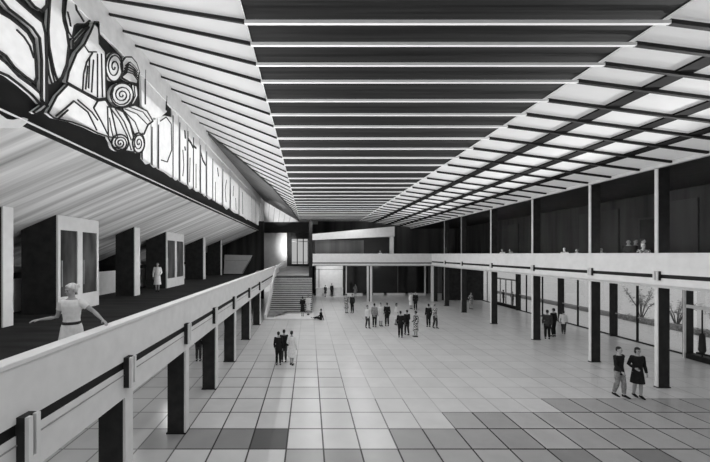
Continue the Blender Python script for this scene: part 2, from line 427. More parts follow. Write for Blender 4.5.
# ------------------------------------------------------------------ glass wall (right, ground floor)
posts = [(16.65, .3), (21.0, .52), (25.4, .52), (30.6, .55), (34.6, .5)]
labs = ['near facade post with a pale edge beside the door with the white rail', 'dark facade post behind the couple walking by the glass wall',
        'dark facade post behind the group of three at the glass wall', 'dark facade post with two people outside beside it', 'dark facade post nearest the dark end wall under the gallery']
for (y, w), lab in zip(posts, labs):
    t = empty('facade_post', (20.1 if y > 17 else 19.85, y, 0), lab, 'post', 'posts of the glass wall')
    MB().box(-.25, .17, 0, .16, 0, 4.05, 'dark', .01).obj('shaft', t)
    if y < 17: tag(MB().box(-.36, -.25, -.02, .04, 0, 4.05, 'pale').obj('edge_strip', t), 'pale edge strip')
bays = [(8.0, 16.6), (16.9, 21.0), (21.25, 25.4), (25.65, 30.6), (30.85, 34.6), (34.85, 37.4)]
wl = ['glass bay with the door and white rail at the near end of the glass wall', 'glass bay showing a leafy shrub outside', 'glass bay with one mullion behind the couple walking', 'narrow glass bay behind the group of three',
      'glass bay with a low dark base and people outside', 'last glass bay by the dark end wall']
for k, (a, b) in enumerate(bays):
    w = empty(f'window_{k + 2}', (20.12, a, 0), wl[k], 'window', None, 'structure')
    m = MB(); L = b - a
    base = .32 if k in (0, 4) else .07
    m.box(-.05, .07, 0, L, 0, base, 'black'); m.box(-.05, .07, 0, L, 3.98, 4.05, 'dark')
    if k in (1, 2, 3): m.box(-.02, .04, 0, L, 1.48, 1.54, 'mid')
    if k == 4: m.box(-.02, .04, 0, L, 2.75, 2.9, 'mid')
    m.obj('frame', w)
    cuts = {0: [], 1: [.66], 2: [.65], 3: [.39, .8], 4: [.25, .5, .75], 5: [.5]}[k]
    for c in cuts: MB().box(-.04, .05, L * c - .04, L * c + .04, base, 4.0 if k != 4 else 2.8, 'black' if k < 4 else 'mid').obj('mullion', w)
    MB().box(-.006, .006, 0, L, base, 4.0, 'glass').obj('pane', w)
D = empty('glass_door', (19.6, 13.5, 0), 'white-railed glass door with dark base and hanging pull at the near end of the glass wall', 'door')
MB().box(-.05, .05, -1.2, 3.1, 2.62, 2.78, 'pale').obj('rail', D)
MB().box(-.06, .34, -1.2, 3.1, 0, .28, 'black').obj('plinth', D)
m = MB(); m.tube([(0, 2.45, 2.64), (0, 2.45, 1.4)], .03, 'dark', 8); m.tube([(0, 2.45, 1.45), (0, 2.45, 1.3), (0, 2.45, .6), (0, 2.45, .42)], [.05, .11, .14, .07], 'dark', 10)
m.tube([(0, 2.45, .44), (0, 2.45, .27)], .03, 'dark', 8)
m.obj('pull', D)

# outside: low hedge and shrubs
def hedge(y0, y1, lab):
    m = MB(); rnd = random.Random(int(y0 * 10)); i = m.mi('hedge')
    for _ in range(520):
        c = Vector((26.2 + rnd.uniform(-.3, .3), rnd.uniform(y0, y1), rnd.uniform(.05, .45))); a = rnd.uniform(0, 6.28); s = rnd.uniform(.08, .16)
        u = Vector((math.cos(a), math.sin(a), rnd.uniform(-.6, .6))) * s; v = Vector((-math.sin(a), math.cos(a), rnd.uniform(-.4, .9))) * s * .7
        f = m.bm.faces.new([m.bm.verts.new(c + p) for p in (-u, -v * .6, u, v * .6)]); f.material_index = i
    m.box(25.95, 26.45, y0, y1, -.02, .36, 'hedge')
    tag(m.obj('hedge'), lab, 'hedge')
hedge(17.0, 26.5, 'low clipped hedge outside beyond the glass wall')
tag(MB().box(26, 26.25, 26.8, 45, -.02, .3, 'mid').obj('path_kerb'), 'low grey kerb outside continuing the line of the hedge', 'kerb')
def shrub(x, y, h, seed, lab):
    t = empty('garden_shrub', (x, y, -.02), lab, 'shrub', 'shrubs outside the glass wall'); rnd = random.Random(seed)
    b = MB(); l = MB(); i = l.mi('leaf')
    for k in range(9):
        a = rnd.uniform(0, 6.28); r = rnd.uniform(.4, 1.2) * h * .55
        p = [Vector((0, 0, 0)), Vector((math.cos(a) * r * .3, math.sin(a) * r * .3, h * .45)), Vector((math.cos(a) * r, math.sin(a) * r, h * rnd.uniform(.75, 1)))]
        b.tube(p, [.035, .025, .01], 'bark', 6)
        for _ in range(60):
            q = p[1].lerp(p[2], rnd.uniform(.0, 1.1)) + Vector([rnd.uniform(-.16, .16) for _ in range(3)])
            aa = rnd.uniform(0, 6.28); s = rnd.uniform(.06, .13)
            u = Vector((math.cos(aa), math.sin(aa), rnd.uniform(-.5, .5))) * s; v = Vector((-math.sin(aa), math.cos(aa), rnd.uniform(-.5, .5))) * s * .45
            f = l.bm.faces.new([l.bm.verts.new(q + z) for z in (-u, -v, u, v)]); f.material_index = i
    b.obj('stems', t); l.obj('foliage', t)
shrub(27.2, 26.2, 2.5, 1, 'leafy shrub outside seen through the glass beside the near column')
shrub(27.0, 23.5, 2.2, 2, 'small leafy shrub outside seen between the near column and the door')
shrub(27.6, 21.2, 1.5, 5, 'small leafy shrub outside seen through the glass of the door')

# ------------------------------------------------------------------ left side
GZ = 3.15
struct(MB().box(-15.3, -3.9, 1.0, 34.6, 2.56, GZ, 'gallery_floor').obj('floor_gallery_left'), 'dark carpeted floor of the left gallery', 'gallery floor')
struct(MB().box(-3.9, -3.72, 1.0, 33, 2.55, GZ, 'mid').obj('trim_2'), 'slab edge behind the left parapet', 'trim')
struct(MB().box(-15.3, -15.0, 1.0, 38.6, 0, 6.2, 'dark_wood').obj('wall_left'), 'dark back wall of the left gallery', 'wall')
struct(MB().box(-9.6, -9.4, 1.0, 34, 0, 2.75, 'pale2').obj('wall_left_lower'), 'pale wall below the left gallery', 'wall')
struct(MB().box(-11.6, -11.4, 5.0, 34.0, GZ, 4.42, 'pale').obj('wall_left_dado'), 'low pale wall at the back of the left gallery', 'wall')
struct(MB().box(-15.0, -11.6, 21.2, 21.5, GZ, 6.6, 'dark').obj('wall_left_cross'), 'dark cross wall behind the left gallery booth', 'wall')
def zs(x): return 6.86 + .43 * (x + 9.4)
m = MB(); ya, yb = 1.0, 38.6
m.hexa([(-15.2, ya, zs(-15.2)), (-15.2, ya, zs(-15.2) + .12), (-15.2, yb, zs(-15.2)), (-15.2, yb, zs(-15.2) + .12),
        (-6.2, ya, zs(-6.2)), (-6.2, ya, zs(-6.2) + .12), (-6.2, yb, zs(-6.2)), (-6.2, yb, zs(-6.2) + .12)], 'soffit')
struct(m.obj('ceiling_soffit'), 'sloping grained soffit over the left gallery', 'ceiling')

# parapet of the left gallery
P = empty('balcony_front', (0, 0, 0), 'long pale parapet of the left gallery with a woman resting a hand on it', 'balcony')
XP = -3.68
MB().box(XP - .20, XP, 1.0, 34.6, 3.26, 3.99, 'pale').obj('panel', P)
MB().box(XP - .22, XP + .03, 1.0, 34.6, 3.99, 4.06, 'pale', .01).obj('cap', P)
tag(MB().box(XP - .20, XP - .015, 1.0, 34.6, 3.11, 3.26, 'black').obj('shadow_gap', P), 'dark recessed gap')  # black paint stands in for slot shade here too, barely set back
m = MB(); m.box(XP - .2, XP, 1.0, 34.6, 2.53, 3.11, 'pale'); m.box(XP, XP + .015, 1.0, 34.6, 2.985, 3.0, 'mid'); m.obj('edge_beam', P)
lcol = [4.0, 6.45, 9.6, 12.75, 16.0, 20.1, 24.3]
for y in (4.02, 6.35, 9.42, 12.2, 15.4, 19.4, 23.5):
    m = MB(); m.box(XP - .08, XP + .11, y, y + .18, 2.74, 3.34, 'dark')
    m.box(XP + .11, XP + .16, y, y + .065, 2.74, 3.34, 'pale'); m.box(XP + .11, XP + .16, y + .115, y + .18, 2.74, 3.34, 'pale'); m.box(XP + .11, XP + .16, y + .065, y + .115, 2.74, 2.82, 'pale')
    m.obj('bracket', P)
ll = ['dark slab column with pale edge under the left parapet at the lower corner of the hall', 'dark slab column with pale edge, second under the left parapet from the near end',
      'dark slab column with pale edge standing behind the dark floor tiles, third under the left parapet', 'dark slab column with pale edge, fourth under the left parapet from the near end',
      'dark slab column with pale edge, fifth under the left parapet from the near end', 'dark slab column with pale edge, sixth under the left parapet from the near end',
      'dark slab column, last under the left parapet before the stairs']
for y, lab in list(zip(lcol, ll))[1:]:
    t = empty('gallery_column', (-3.75, y, 0), lab, 'column', 'columns under the left gallery')
    MB().box(-.50, .0, 0, .28, 0, 2.52, 'dark', .01).obj('shaft', t)  # dark shaft and pale strip carry the column's shade and light
    tag(MB().box(0, .05, 0, .28, 0, 2.52, 'pale').obj('edge_strip', t), 'pale strip on the edge facing the hall')
    MB().box(-.53, .06, -.02, .30, 0, .04, 'black').obj('foot_plate', t)

# gallery fins and booths
def fin(y, d, lab, w=1.0):
    t = empty('wall_fin', (-9.4, y, GZ), lab, 'wall fin', 'fins and booths of the left gallery')
    m = MB(); m.prism([(-w, 0, 0), (-.0, 0, 0), (-.0, 0, zs(-9.4) - GZ), (-w, 0, zs(-9.4 - w) - GZ)], (0, d, 0), 'dark'); m.obj('slab', t)
    tag(MB().box(0, .05, -.02, d + .02, 0, zs(-9.35) - GZ - .02, 'pale').obj('edge_strip', t), 'pale strip on the edge facing the hall')
fin(9.8, .30, 'dark wall fin with broad pale edge at the near end of the left gallery')
fin(17.2, .5, 'dark wall fin with pale edge between the two glazed booths')
fin(28.4, .5, 'thin dark wall fin beyond the second glazed booth', 1.6)
fin(34.0, .4, 'last dark wall fin of the left gallery beside the pale slanted counter', 1.4)
def booth(y0, y1, lab):
    t = empty('glazed_booth', (-9.4, y0, GZ), lab, 'booth', 'fins and booths of the left gallery')
    d = y1 - y0; w = 1.3; h = zs(-9.4) - GZ
    m = MB(); m.prism([(-w, 0, 0), (0, 0, 0), (0, 0, h), (-w, 0, h - .43 * w)], (0, d, 0), 'dark'); m.obj('body', t)
    m = MB(); x0, x1 = 0, .07
    m.box(x0, x1, 0, d, h - .55, h, 'pale'); m.box(x0, x1, 0, .12, .62, h - .55, 'pale'); m.box(x0, x1, d - .12, d, .62, h - .55, 'pale'); m.box(x0, x1, d * .5 - .14, d * .5 + .14, .62, h - .55, 'pale')
    m.obj('frame', t)
    for a, b in ((.12, d * .5 - .14), (d * .5 + .14, d - .12)):
        p = MB().box(x0, .03, a, b, .62, h - .55, 'grey_glass').obj('door_panel', t)
        MB().box(.03, .06, a + .08, a + .12, 1.0, 2.0, 'mid').obj('handle', p)
    MB().box(x0, .08, 0, d, 0, .62, 'pale').obj('kick_panel', t)
booth(11.9, 14.2, 'large dark booth with two grey door panels in a pale frame behind the woman')
booth(21.0, 23.9, 'farther dark booth with two door panels in a pale frame, beside a pale figure')
C_ = empty('reception_counter', (-8.2, 36.4, GZ), 'pale slanted counter at the far end of the left gallery', 'counter')
m = MB(); m.prism([(-1.5, 0, 0), (.58, 0, 0), (1.68, 0, 2.1), (-1.4, 0, 2.16)], (0, .5, 0), 'pale'); m.obj('front_panel', C_)
m = MB(); m.beam((.62, -.03, .1), (1.62, -.03, 1.75), .10, .05, 'mid', up=(0, 1, 0)); m.box(-1.3, 1.2, -.03, .0, 1.5, 1.53, 'mid'); m.obj('trim_strip', C_)

# ------------------------------------------------------------------ stairs
S = empty('staircase', (0, 0, 0), 'broad grey staircase rising to the far window', 'staircase')
MB().box(-3.64, .42, 26.0, 29.0, 0, .15, 'pale').obj('platform', S)
m = MB(); n = 19
for k in range(n):
    z0 = .15 + k * .15; y0 = 28.2 + k * .25
    m.box(-3.48, .30, y0, 33.2, z0, z0 + .125, 'pale2'); m.box(-3.48, .30, y0 + .04, 33.2, z0 + .125, z0 + .15, 'dark')
    m.box(-3.48, .30, y0, y0 + .02, z0 + .1, z0 + .15, 'dark')
m.obj('flight', S)
for k in range(5): MB().box(-3.5, -2.9 + .25 * k, 26.5 + k * .33, 28.3, .15 + k * .06, .15 + k * .06 + .05, 'mid').obj('lower_step', S)
struct(MB().box(-6.3, .0, 33.2, 35.5, 2.8, 3.0, 'dark').obj('floor_landing'), 'dark landing at the top of the stairs', 'landing')
m = MB(); m.hexa([(-6.3, 35.2, 2.9), (-6.3, 35.2, 3.05), (-6.3, 42.4, 3.6), (-6.3, 42.4, 3.8), (0, 35.2, 2.9), (0, 35.2, 3.05), (0, 42.4, 3.6), (0, 42.4, 3.8)], 'mid'); struct(m.obj('floor_ramp'), 'grey ramp from the landing up to the far window', 'ramp')
m = MB()
m.prism([(-3.64, 26.0, .1), (-3.64, 26.0, .45), (-3.64, 33.3, 3.75), (-3.64, 34.6, 3.95), (-3.64, 34.6, 3.0), (-3.64, 33.3, 3.0), (-3.64, 27.0, .1)], (.14, 0, 0), 'pale'); m.obj('balustrade', S)
MB().beam((-3.56, 34.4, 3.95), (-2.85, 38.4, 4.45), .14, .34, 'pale').obj('upper_rail', S)
MB().box(-3.66, -3.5, 34.6, 37.5, 3.3, 4.15, 'pale').obj('upper_balustrade', S)

# ------------------------------------------------------------------ relief frieze
def fp(x, y, off=0.0):
    Y = -XFR * F / (CX - x)
    return Vector((XFR + off, Y, EYE + (CY - y) * Y / F))
FR = empty('relief_frieze', (XFR, 2.0, 8.2), 'long pale carved relief frieze with leaves, scrolls and draped figures above the left gallery', 'relief')
def fl(v): return Vector(v) - Vector((XFR, 2.0, 8.2))
m = MB(); m.box(XFR - .20, XFR - .05, 2.0, 43.0, 8.2, 13.0, 'black')
o = m.obj('backing'); o.parent = FR; o.matrix_parent_inverse = Matrix.Translation(Vector((-XFR, -2.0, -8.2)))
tag(o, 'black recessed backing')
def fobj(mb, name, lab=None):
    o = mb.obj(name, FR); o.matrix_parent_inverse = Matrix.Translation(Vector((-XFR, -2.0, -8.2)))
    if lab: tag(o, lab)
    return o
def shape(poly, depth=.05, lift=0.0, mb=None, rim=0):
    mb = mb or MB(); lift *= .6
    mb.prism([fp(x, y, lift) for x, y in poly], (-(depth + lift), 0, 0), 'relief')
    if rim:
        cx = sum(p[0] for p in poly) / len(poly); cy = sum(p[1] for p in poly) / len(poly)
        line(mb, poly + poly[:1], rim, lift / .6)
    return mb
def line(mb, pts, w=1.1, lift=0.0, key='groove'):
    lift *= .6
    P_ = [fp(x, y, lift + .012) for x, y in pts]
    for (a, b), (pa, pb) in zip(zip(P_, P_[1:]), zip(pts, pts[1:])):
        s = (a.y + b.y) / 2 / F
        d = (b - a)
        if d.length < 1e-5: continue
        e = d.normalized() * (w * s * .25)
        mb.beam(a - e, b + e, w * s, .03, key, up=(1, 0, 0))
    return mb
def spiral(cx, cy, rx, ry, turns=2.2, n=34, a0=0.0, rmin=.08):
    return [(cx + rx * r * math.cos(a0 + t * turns * 6.283), cy + ry * r * math.sin(a0 + t * turns * 6.283)) for t, r in [(k / n, rmin + (1 - rmin) * k / n) for k in range(n + 1)]]
def ell(cx, cy, rx, ry, n=20): return [(cx + rx * math.cos(6.283 * k / n), cy + ry * math.sin(6.283 * k / n)) for k in range(n)]
# top border (straight moulding)
Y0, Y1 = 2.0, 43.0
fobj(MB().box(XFR - .3, XFR + .06, Y0, Y1, EYE + 6.1 * 1.06, zc(XFR) + .1, 'relief'), 'top_moulding', 'plain pale top moulding')
# pale lip under the black band, edge of the soffit
fobj(MB().box(XFR - .3, XFR + .04, Y0, 39.5, zs(XFR) - .02, EYE + 6.1 * .47, 'relief'), 'lower_lip', 'thin pale lip at the edge of the soffit')
mb = shape([(-30, 40), (-30, 5), (-14, 2), (0, 13.5), (8, 18), (17, 25), (26, 33), (32, 44), (34, 60), (35, 78), (33, 83), (24, 77), (12, 67), (4, 56), (-8, 48)], lift=.05, rim=2.4)
line(mb, [(15, 30), (22, 37), (28, 46), (32, 58)], 1.6, .05); fobj(mb, 'carved_leaf')
mb = shape([(-6, -6), (12, -2), (30, 14), (40, 22), (43, 34), (44, 60), (44, 105), (39, 101), (39, 60), (37, 38), (30, 28), (18, 18), (6, 9)], lift=.08, rim=2.4); fobj(mb, 'carved_stem')
mb = shape([(-30, 46), (-8, 54), (4, 63), (16, 76), (30, 86), (38, 93), (41, 103), (38, 104), (30, 95), (18, 85), (6, 76), (-8, 70), (-30, 62)], lift=.06, rim=2.4); fobj(mb, 'carved_stem')
mb = shape([(31, 112), (38, 107), (43, 103), (46, 106), (40, 111), (34, 114)], lift=.06, rim=1.3); fobj(mb, 'carved_tip')
mb = shape([(22, -6), (45, -6), (45, 6), (40, 11), (33, 7)], lift=.05, rim=2.4); fobj(mb, 'carved_leaf')
mb = shape([(48, -6), (62, -6), (61, 12), (62, 22), (65, 32), (67, 46), (65, 65), (60, 78), (56, 81), (53, 74), (50, 62), (47, 46), (46, 30)], lift=.06, rim=2.4); fobj(mb, 'carved_leaf')
mb = shape([(45, 38), (48, 56), (51, 72), (54, 83), (51, 84), (48, 74), (46, 58)], lift=.02, rim=1.3); fobj(mb, 'carved_blade')
mb = shape([(65, -4), (80, -6), (86, 8), (89, 20), (84, 24), (76, 24), (73, 26), (71, 38), (67, 32), (63, 16)], lift=.05, rim=1.3)
line(mb, [(66, 12), (68, 20), (69, 26)], 1.4, .05); line(mb, [(73, -2), (75, 10), (82, 21)], 2.0, .05); fobj(mb, 'carved_scroll')
mb = shape([(72, 41), (83, 29), (88, 27), (80, 37), (72, 49)], lift=.03, rim=1.3); line(mb, [(73, 44), (85, 30)], .9, .03); fobj(mb, 'carved_ray')
mb = shape([(92, 22), (96, 22), (97, 44), (103, 52), (104, 98), (96, 99), (80, 91), (64, 82), (66, 72), (74, 53), (82, 44), (88, 32)], lift=.10, rim=1.3)
for l in ([(80, 90), (81, 74), (84, 62), (90, 53)], [(86, 88), (87, 58)], [(83, 89), (85, 66)], [(95, 97), (95, 54)], [(89, 92), (91, 60)], [(82, 46), (86, 52), (94, 52)], [(100, 97), (99, 54)]): line(mb, l, 1.0, .10)
fobj(mb, 'carved_drapery')
mb = shape([(46, 113), (55, 96), (66, 84.5), (80, 92), (96, 101), (104, 100), (109, 108), (112, 120), (116, 138), (108, 137), (96, 133), (86, 128), (70, 122), (52, 118)], lift=.06, rim=1.3)
for l in ([(54, 116), (64, 108), (72, 101)], [(56, 119), (66, 110)], [(72, 101), (86, 112), (95, 130)], [(76, 100), (90, 112), (96, 120)], [(96, 101), (92, 108), (100, 122), (106, 134)]): line(mb, l, 1.2, .06)
fobj(mb, 'carved_drapery')
mb = shape(ell(112.5, 67, 8.5, 14.5), lift=.07, rim=1.3); line(mb, spiral(112.5, 67, 7.5, 13, 2.0), .9, .07); fobj(mb, 'carved_scroll')
mb = shape([(119, 64), (124, 57), (130, 57), (135, 63), (138, 72), (136, 84), (128, 82), (121, 78)], lift=.06, rim=1.3)
for k in range(5): line(mb, [(120 + k, 77 + k * 1.2 - 4 * k), (126 + k * .6, 72 + 1.5 * k - 4 * k), (132 + k * .2, 74 + 2 * k - 4 * k), (136, 80 - 4 * k + 1.6 * k)], .9, .06)
fobj(mb, 'carved_curls')
mb = shape(ell(120, 95, 11.5, 12), lift=.09, rim=1.3); line(mb, spiral(120, 95, 10.5, 11, 2.6), .9, .09); fobj(mb, 'carved_scroll')
mb = shape([(130, 84), (136, 86), (137, 96), (133, 104), (128, 106), (132, 96)], lift=.05, rim=1.3); line(mb, [(133, 86), (134, 96), (130, 104)], .8, .05); fobj(mb, 'carved_curls')
mb = shape([(106, 107), (112, 107), (122, 112), (129, 124), (133, 140), (133, 152), (125, 151), (112, 147), (107, 138)], lift=.05, rim=1.3)
for l in ([(109, 108), (118, 120), (126, 136), (130, 150)], [(114, 109), (123, 122), (130, 140)], [(108, 118), (110, 130), (112, 138)]): line(mb, l, 1.0, .05)
fobj(mb, 'carved_drapery')
mb = shape(ell(118, 143, 8.5, 8.5), lift=.09, rim=1.3); line(mb, spiral(118, 143, 7.8, 7.8, 2.4), .9, .09); fobj(mb, 'carved_scroll')
mb = shape([(121, 108), (134, 105), (146, 111), (152, 121), (147, 125), (143, 134), (134, 136), (128, 120)], lift=.04, rim=1.3)
for l in ([(124, 109), (136, 114), (146, 124)], [(128, 107), (142, 112), (149, 121)], [(124, 112), (134, 122), (138, 132)]): line(mb, l, .8, .04)
fobj(mb, 'carved_drapery')
mb = shape(ell(137, 143, 6, 10), lift=.08, rim=1.3); line(mb, spiral(137, 143, 5.4, 9, 2.0), .8, .08); fobj(mb, 'carved_scroll')
# upright figures, from the scrolls to the far end
mb = shape([(140, 66), (145, 68), (148, 78), (166, 98), (166, 112), (160, 117), (153, 120), (147, 112), (141, 106)], lift=.05); line(mb, [(144, 70), (144, 104)], .9, .06); line(mb, [(165.5, 96), (165, 110)], 1.2, .06); fobj(mb, 'carved_pillar')
brks = [(141, 150, 112, 157), (150.6, 156, 118, 166), (156.8, 171.5, 116, 170), (172, 178, 108, 178), (178.6, 186, 112, 180), (186.5, 192, 118, 188), (192.5, 199, 126, 193), (199.5, 205, 134, 199), (205.5, 211.5, 140, 203),
        (212, 221.5, 147, 206), (222, 229, 156, 210), (229.5, 238, 164, 213), (238.5, 247, 173, 217)]
for k, (a, b, t, bo) in enumerate(brks):
    # every figure: rounded head end, jagged foot
    j = (k * 37 % 5) - 2
    rise = lambda x: CY - 1.075 * (CX - x)      # under the border
    ta, tb = rise(a), rise(b)
    if k < 3: ta, tb = max(ta, t), max(tb, t)
    if k == 0: ta, tb = 124, 122
    bot = lambda x: CY - .565 * (CX - x)
    mb = shape([(a, ta + 2), ((a + b) / 2, (ta + tb) / 2 - .3), (b, tb + 1.5), (b, bot(b) + j * .5), ((a + b) / 2 + 1, bot((a + b) / 2) + 1.5 - j * .6), (a + .8, bot(a) + j * .3)], lift=.03 + .02 * (k % 3))
    lf = .03 + .02 * (k % 3)
    line(mb, [(a + .4, ta + 9), (a + .4, bot(a) + .5)], .9 if k < 9 else .6, lf)
    if k == 2: line(mb, [(159, 121), (165, 117), (170, 124), (170.5, 150), (166, 162), (160, 160)], .8, lf)
    if k == 4: line(mb, [(182, 150), (183, 165), (182, 176)], .7, lf); line(mb, [(184, 131), (184.5, 138)], 2.4, lf); line(mb, [(184, 147), (184.5, 150)], 2, lf)
    if k == 5: line(mb, [(187, 139), (190, 143), (191.8, 147)], 2.4, lf); line(mb, [(189, 158), (188.5, 182)], .7, lf)
    if k == 6: line(mb, [(193, 146), (195.5, 148)], 2.2, lf); line(mb, [(195.5, 164), (195.5, 188)], .7, lf)
    if k == 7: line(mb, [(200, 152), (202, 160), (204.8, 165)], 2.0, lf)
    if k == 9: line(mb, [(217, 168), (218, 176)], 1.4, lf); line(mb, [(215, 182), (215, 202)], .6, lf)
    if k == 10: line(mb, [(226, 180), (224.5, 190), (225.5, 202)], .6, lf)
    if k == 11: line(mb, [(233, 186), (232.5, 196)], .6, lf); line(mb, [(235, 198), (235.5, 210)], .6, lf)
    if k == 12: line(mb, [(242, 192), (242.5, 214)], .6, lf)
    fobj(mb, 'carved_figure')
mb = MB().box(XFR - .2, XFR + .04, 31.3, 42.9, EYE + 6.1 * .565, EYE + 6.1 * 1.06, 'relief')
for x in (251, 255, 258.5, 261.5): line(mb, [(x, CY - 1.0 * (CX - x)), (x + .6, CY - .55 * (CX - x))], .5, .04)
fobj(mb, 'end_panel', 'plain pale end panel with thin upright grooves')
mb = shape([(-30, 118), (0, 114), (7, 119), (14, 120), (24, 117.5), (28, 119), (27, 123), (20, 128), (-30, 128)], depth=.2, lift=.0); fobj(mb, 'carved_cloud')

# ------------------------------------------------------------------ people
def remesh(mb, name, vox, key, smooth=3):
    me = mb.mesh(name + '_raw'); o = bpy.data.objects.new('tmp', me); COL.objects.link(o)
    r = o.modifiers.new('r', 'REMESH'); r.mode = 'VOXEL'; r.voxel_size = vox
    s = o.modifiers.new('s', 'SMOOTH'); s.iterations = smooth; s.factor = .5
    dg = bpy.context.evaluated_depsgraph_get(); dg.update()
    me2 = bpy.data.meshes.new_from_object(o.evaluated_get(dg)); me2.name = name
    bpy.data.objects.remove(o); bpy.data.meshes.remove(me)
    me2.materials.clear(); me2.materials.append(M[key])
    for p in me2.polygons: p.use_smooth = True
    return me2

TORSO = [(.84, .155, .105), (.92, .172, .118), (1.02, .150, .102), (1.10, .140, .098), (1.22, .158, .110), (1.34, .182, .115), (1.41, .172, .100), (1.455, .120, .080), (1.49, .062, .060), (1.57, .056, .058)]
def pose(**k):
    P_ = dict(shL=(.180, .0, 1.40), elL=(.235, .03, 1.12), wrL=(.245, -.06, .88), shR=(-.180, .0, 1.40), elR=(-.235, .03, 1.12), wrR=(-.245, -.06, .88),
              hipL=(.088, 0, .90), knL=(.095, -.02, .50), anL=(.10, .02, .09), hipR=(-.088, 0, .90), knR=(-.095, -.02, .50), anR=(-.10, .02, .09),
              dz=0.0, turn=0.0, tilt=0.0, fem=False, toeL=(0, -1, 0), toeR=(0, -1, 0), lean=0.0)
    P_.update(k); return P_
def tors(P_, x, y, z):      # lean the upper body about the hips
    a = P_['lean']; h = .92
    if z <= h: return Vector((x, y, z + P_['dz']))
    return Vector((x, y - (z - h) * math.sin(a), h + (z - h) * math.cos(a) + P_['dz']))
def limb(mb, a, b, c, ra, infl=0.0, stop=1.0, key='skin'):
    a, b, c = Vector(a), Vector(b), Vector(c)
    pts = [a, a.lerp(b, .5), b, b.lerp(c, .35), b.lerp(c, .75), c]
    rr = [r + infl for r in ra]
    n = 6
    if stop < 1: n = max(2, int(round(6 * stop)))
    mb.tube(pts[:n], rr[:n], key, 10)
def hand(mb, el, wr, side, key='skin'):
    el, wr = Vector(el), Vector(wr); d = (wr - el).normalized()
    fwd = Vector((0, -1, 0)); 
    if abs(d.dot(fwd)) > .85: fwd = Vector((0, 0, 1))
    wv = (fwd - d * fwd.dot(d)).normalized()          # across the palm, thumb side
    nrm = d.cross(wv)                                  # palm normal
    if nrm.x * side > 0: nrm = -nrm
    p0 = wr; p1 = wr + d * .05; p2 = wr + d * .095
    mb.tube([p0 - d * .02, p0 + d * .02, p1, p2], [(.022, .020), (.032, .017), (.041, .017), (.038, .014)], key, 10, ref=wv)
    for k, (o, l) in enumerate(((.030, .070), (.010, .080), (-.010, .074), (-.029, .058))):
        b = p2 + wv * o - d * .012
        c = b + d * l * .5 + nrm * .008; e = c + d * l * .42 + nrm * .022
        mb.tube([b, c, e], [.0095, .009, .0075], key, 7)
    b = wr + d * .030 + wv * .028
    c = b + d * .035 + wv * .030 + nrm * .008; e = c + d * .032 + wv * .008 + nrm * .012
    mb.tube([b, c, e], [.013, .011, .009], key, 7)
ARM = [.056, .048, .040, .041, .032, .026]; LEG = [.092, .080, .056, .060, .046, .040]
def head_mtx(P_):
    return Matrix.Translation(tors(P_, 0, -.012, 1.60)) @ Matrix.Rotation(P_['turn'], 4, 'Z') @ Matrix.Rotation(P_['tilt'], 4, 'X')
def build_body(P_, name, vox=.0085, key='skin'):
    mb = MB(); w = P_.get('slim', .93) if P_['fem'] else 1.0
    mb.tube([tors(P_, 0, 0, z) for z, rx, ry in TORSO], [(rx * w, ry) for z, rx, ry in TORSO], key, 16)
    for s, q in ((1, 'L'), (-1, 'R')):
        sh, el, wr = [Vector(P_[j + q]) for j in ('sh', 'el', 'wr')]
        sh, el, wr = [tors(P_, v.x * (w if i == 0 else 1), v.y, v.z) for i, v in enumerate((sh, el, wr))]
        limb(mb, sh, el, wr, ARM, -.004 if P_['fem'] else 0, key=key); mb.ball(sh, .060 * w, key)
        hand(mb, el, wr, s, key)
        hp, kn, an = [Vector(P_[j + q]) for j in ('hip', 'kn', 'an')]
        hp = hp + Vector((0, 0, P_['dz'])) if P_['dz'] and not P_.get('abs_legs') else hp
        limb(mb, hp, kn, an, LEG, key=key)
        t = Vector(P_['toe' + q]).normalized()
        mb.tube([an - t * .05 - Vector((0, 0, .04)), an + t * .03 - Vector((0, 0, .035)), an + t * .13 - Vector((0, 0, .058)), an + t * .19 - Vector((0, 0, .066))], [(.030, .030), (.038, .040), (.042, .025), (.030, .016)], key, 10)
        mb.tube([an + Vector((0, 0, .02)), an - Vector((0, 0, .05)) + t * .01], [.04, .038], key, 10)
    H = head_mtx(P_)
    def hb(c, r): mb.ball(H @ Vector(c), r, key, 16, 12, H.to_3x3().to_4x4())
    hb((0, .010, .060), (.074, .092, .088)); hb((0, -.020, .0), (.058, .066, .078)); hb((0, -.050, -.045), (.030, .026, .024))
    hb((0, -.090, .012), (.013, .020, .018)); hb((0, -.082, .030), (.009, .014, .028)); hb((0, -.078, .050), (.052, .014, .012))
    for s in (1, -1): hb((s * .076, .008, .018), (.010, .020, .032)); hb((s * .036, -.066, .010), (.020, .016, .016))
    hb((0, -.080, -.024), (.022, .010, .006)); hb((0, -.078, -.033), (.019, .010, .007))
    me = remesh(mb, name, vox, key, 2)
    return me
def build_face(P_, name):
    mb = MB(); H = head_mtx(P_); R3 = H.to_3x3().to_4x4()
    for s in (1, -1):
        mb.ball(H @ Vector((s * .030, -.0775, .026)), (.012, .008, .006), 'hair', 8, 6, R3); mb.ball(H @ Vector((s * .031, -.087, .046)), (.019, .006, .0045), 'hair', 8, 6, R3)
    return mb.mesh(name)
def build_hair(P_, name, style='short', key='hair'):
    mb = MB(); H = head_mtx(P_); R3 = H.to_3x3().to_4x4()
    def hb(c, r): mb.ball(H @ Vector(c), r, key, 16, 12, R3)
    hb((0, .022, .082), (.082, .092, .080)); hb((0, .050, .040), (.078, .066, .075))
    if style == 'long':
        hb((0, .055, .0), (.084, .055, .105)); hb((.062, .020, .010), (.026, .045, .080)); hb((-.062, .020, .010), (.026, .045, .080)); hb((0, -.045, .112), (.062, .040, .030))
    if style == 'bun': hb((0, .120, .080), (.046, .042, .046)); hb((0, -.040, .112), (.060, .040, .030))
    return remesh(mb, name, .010, key, 3)
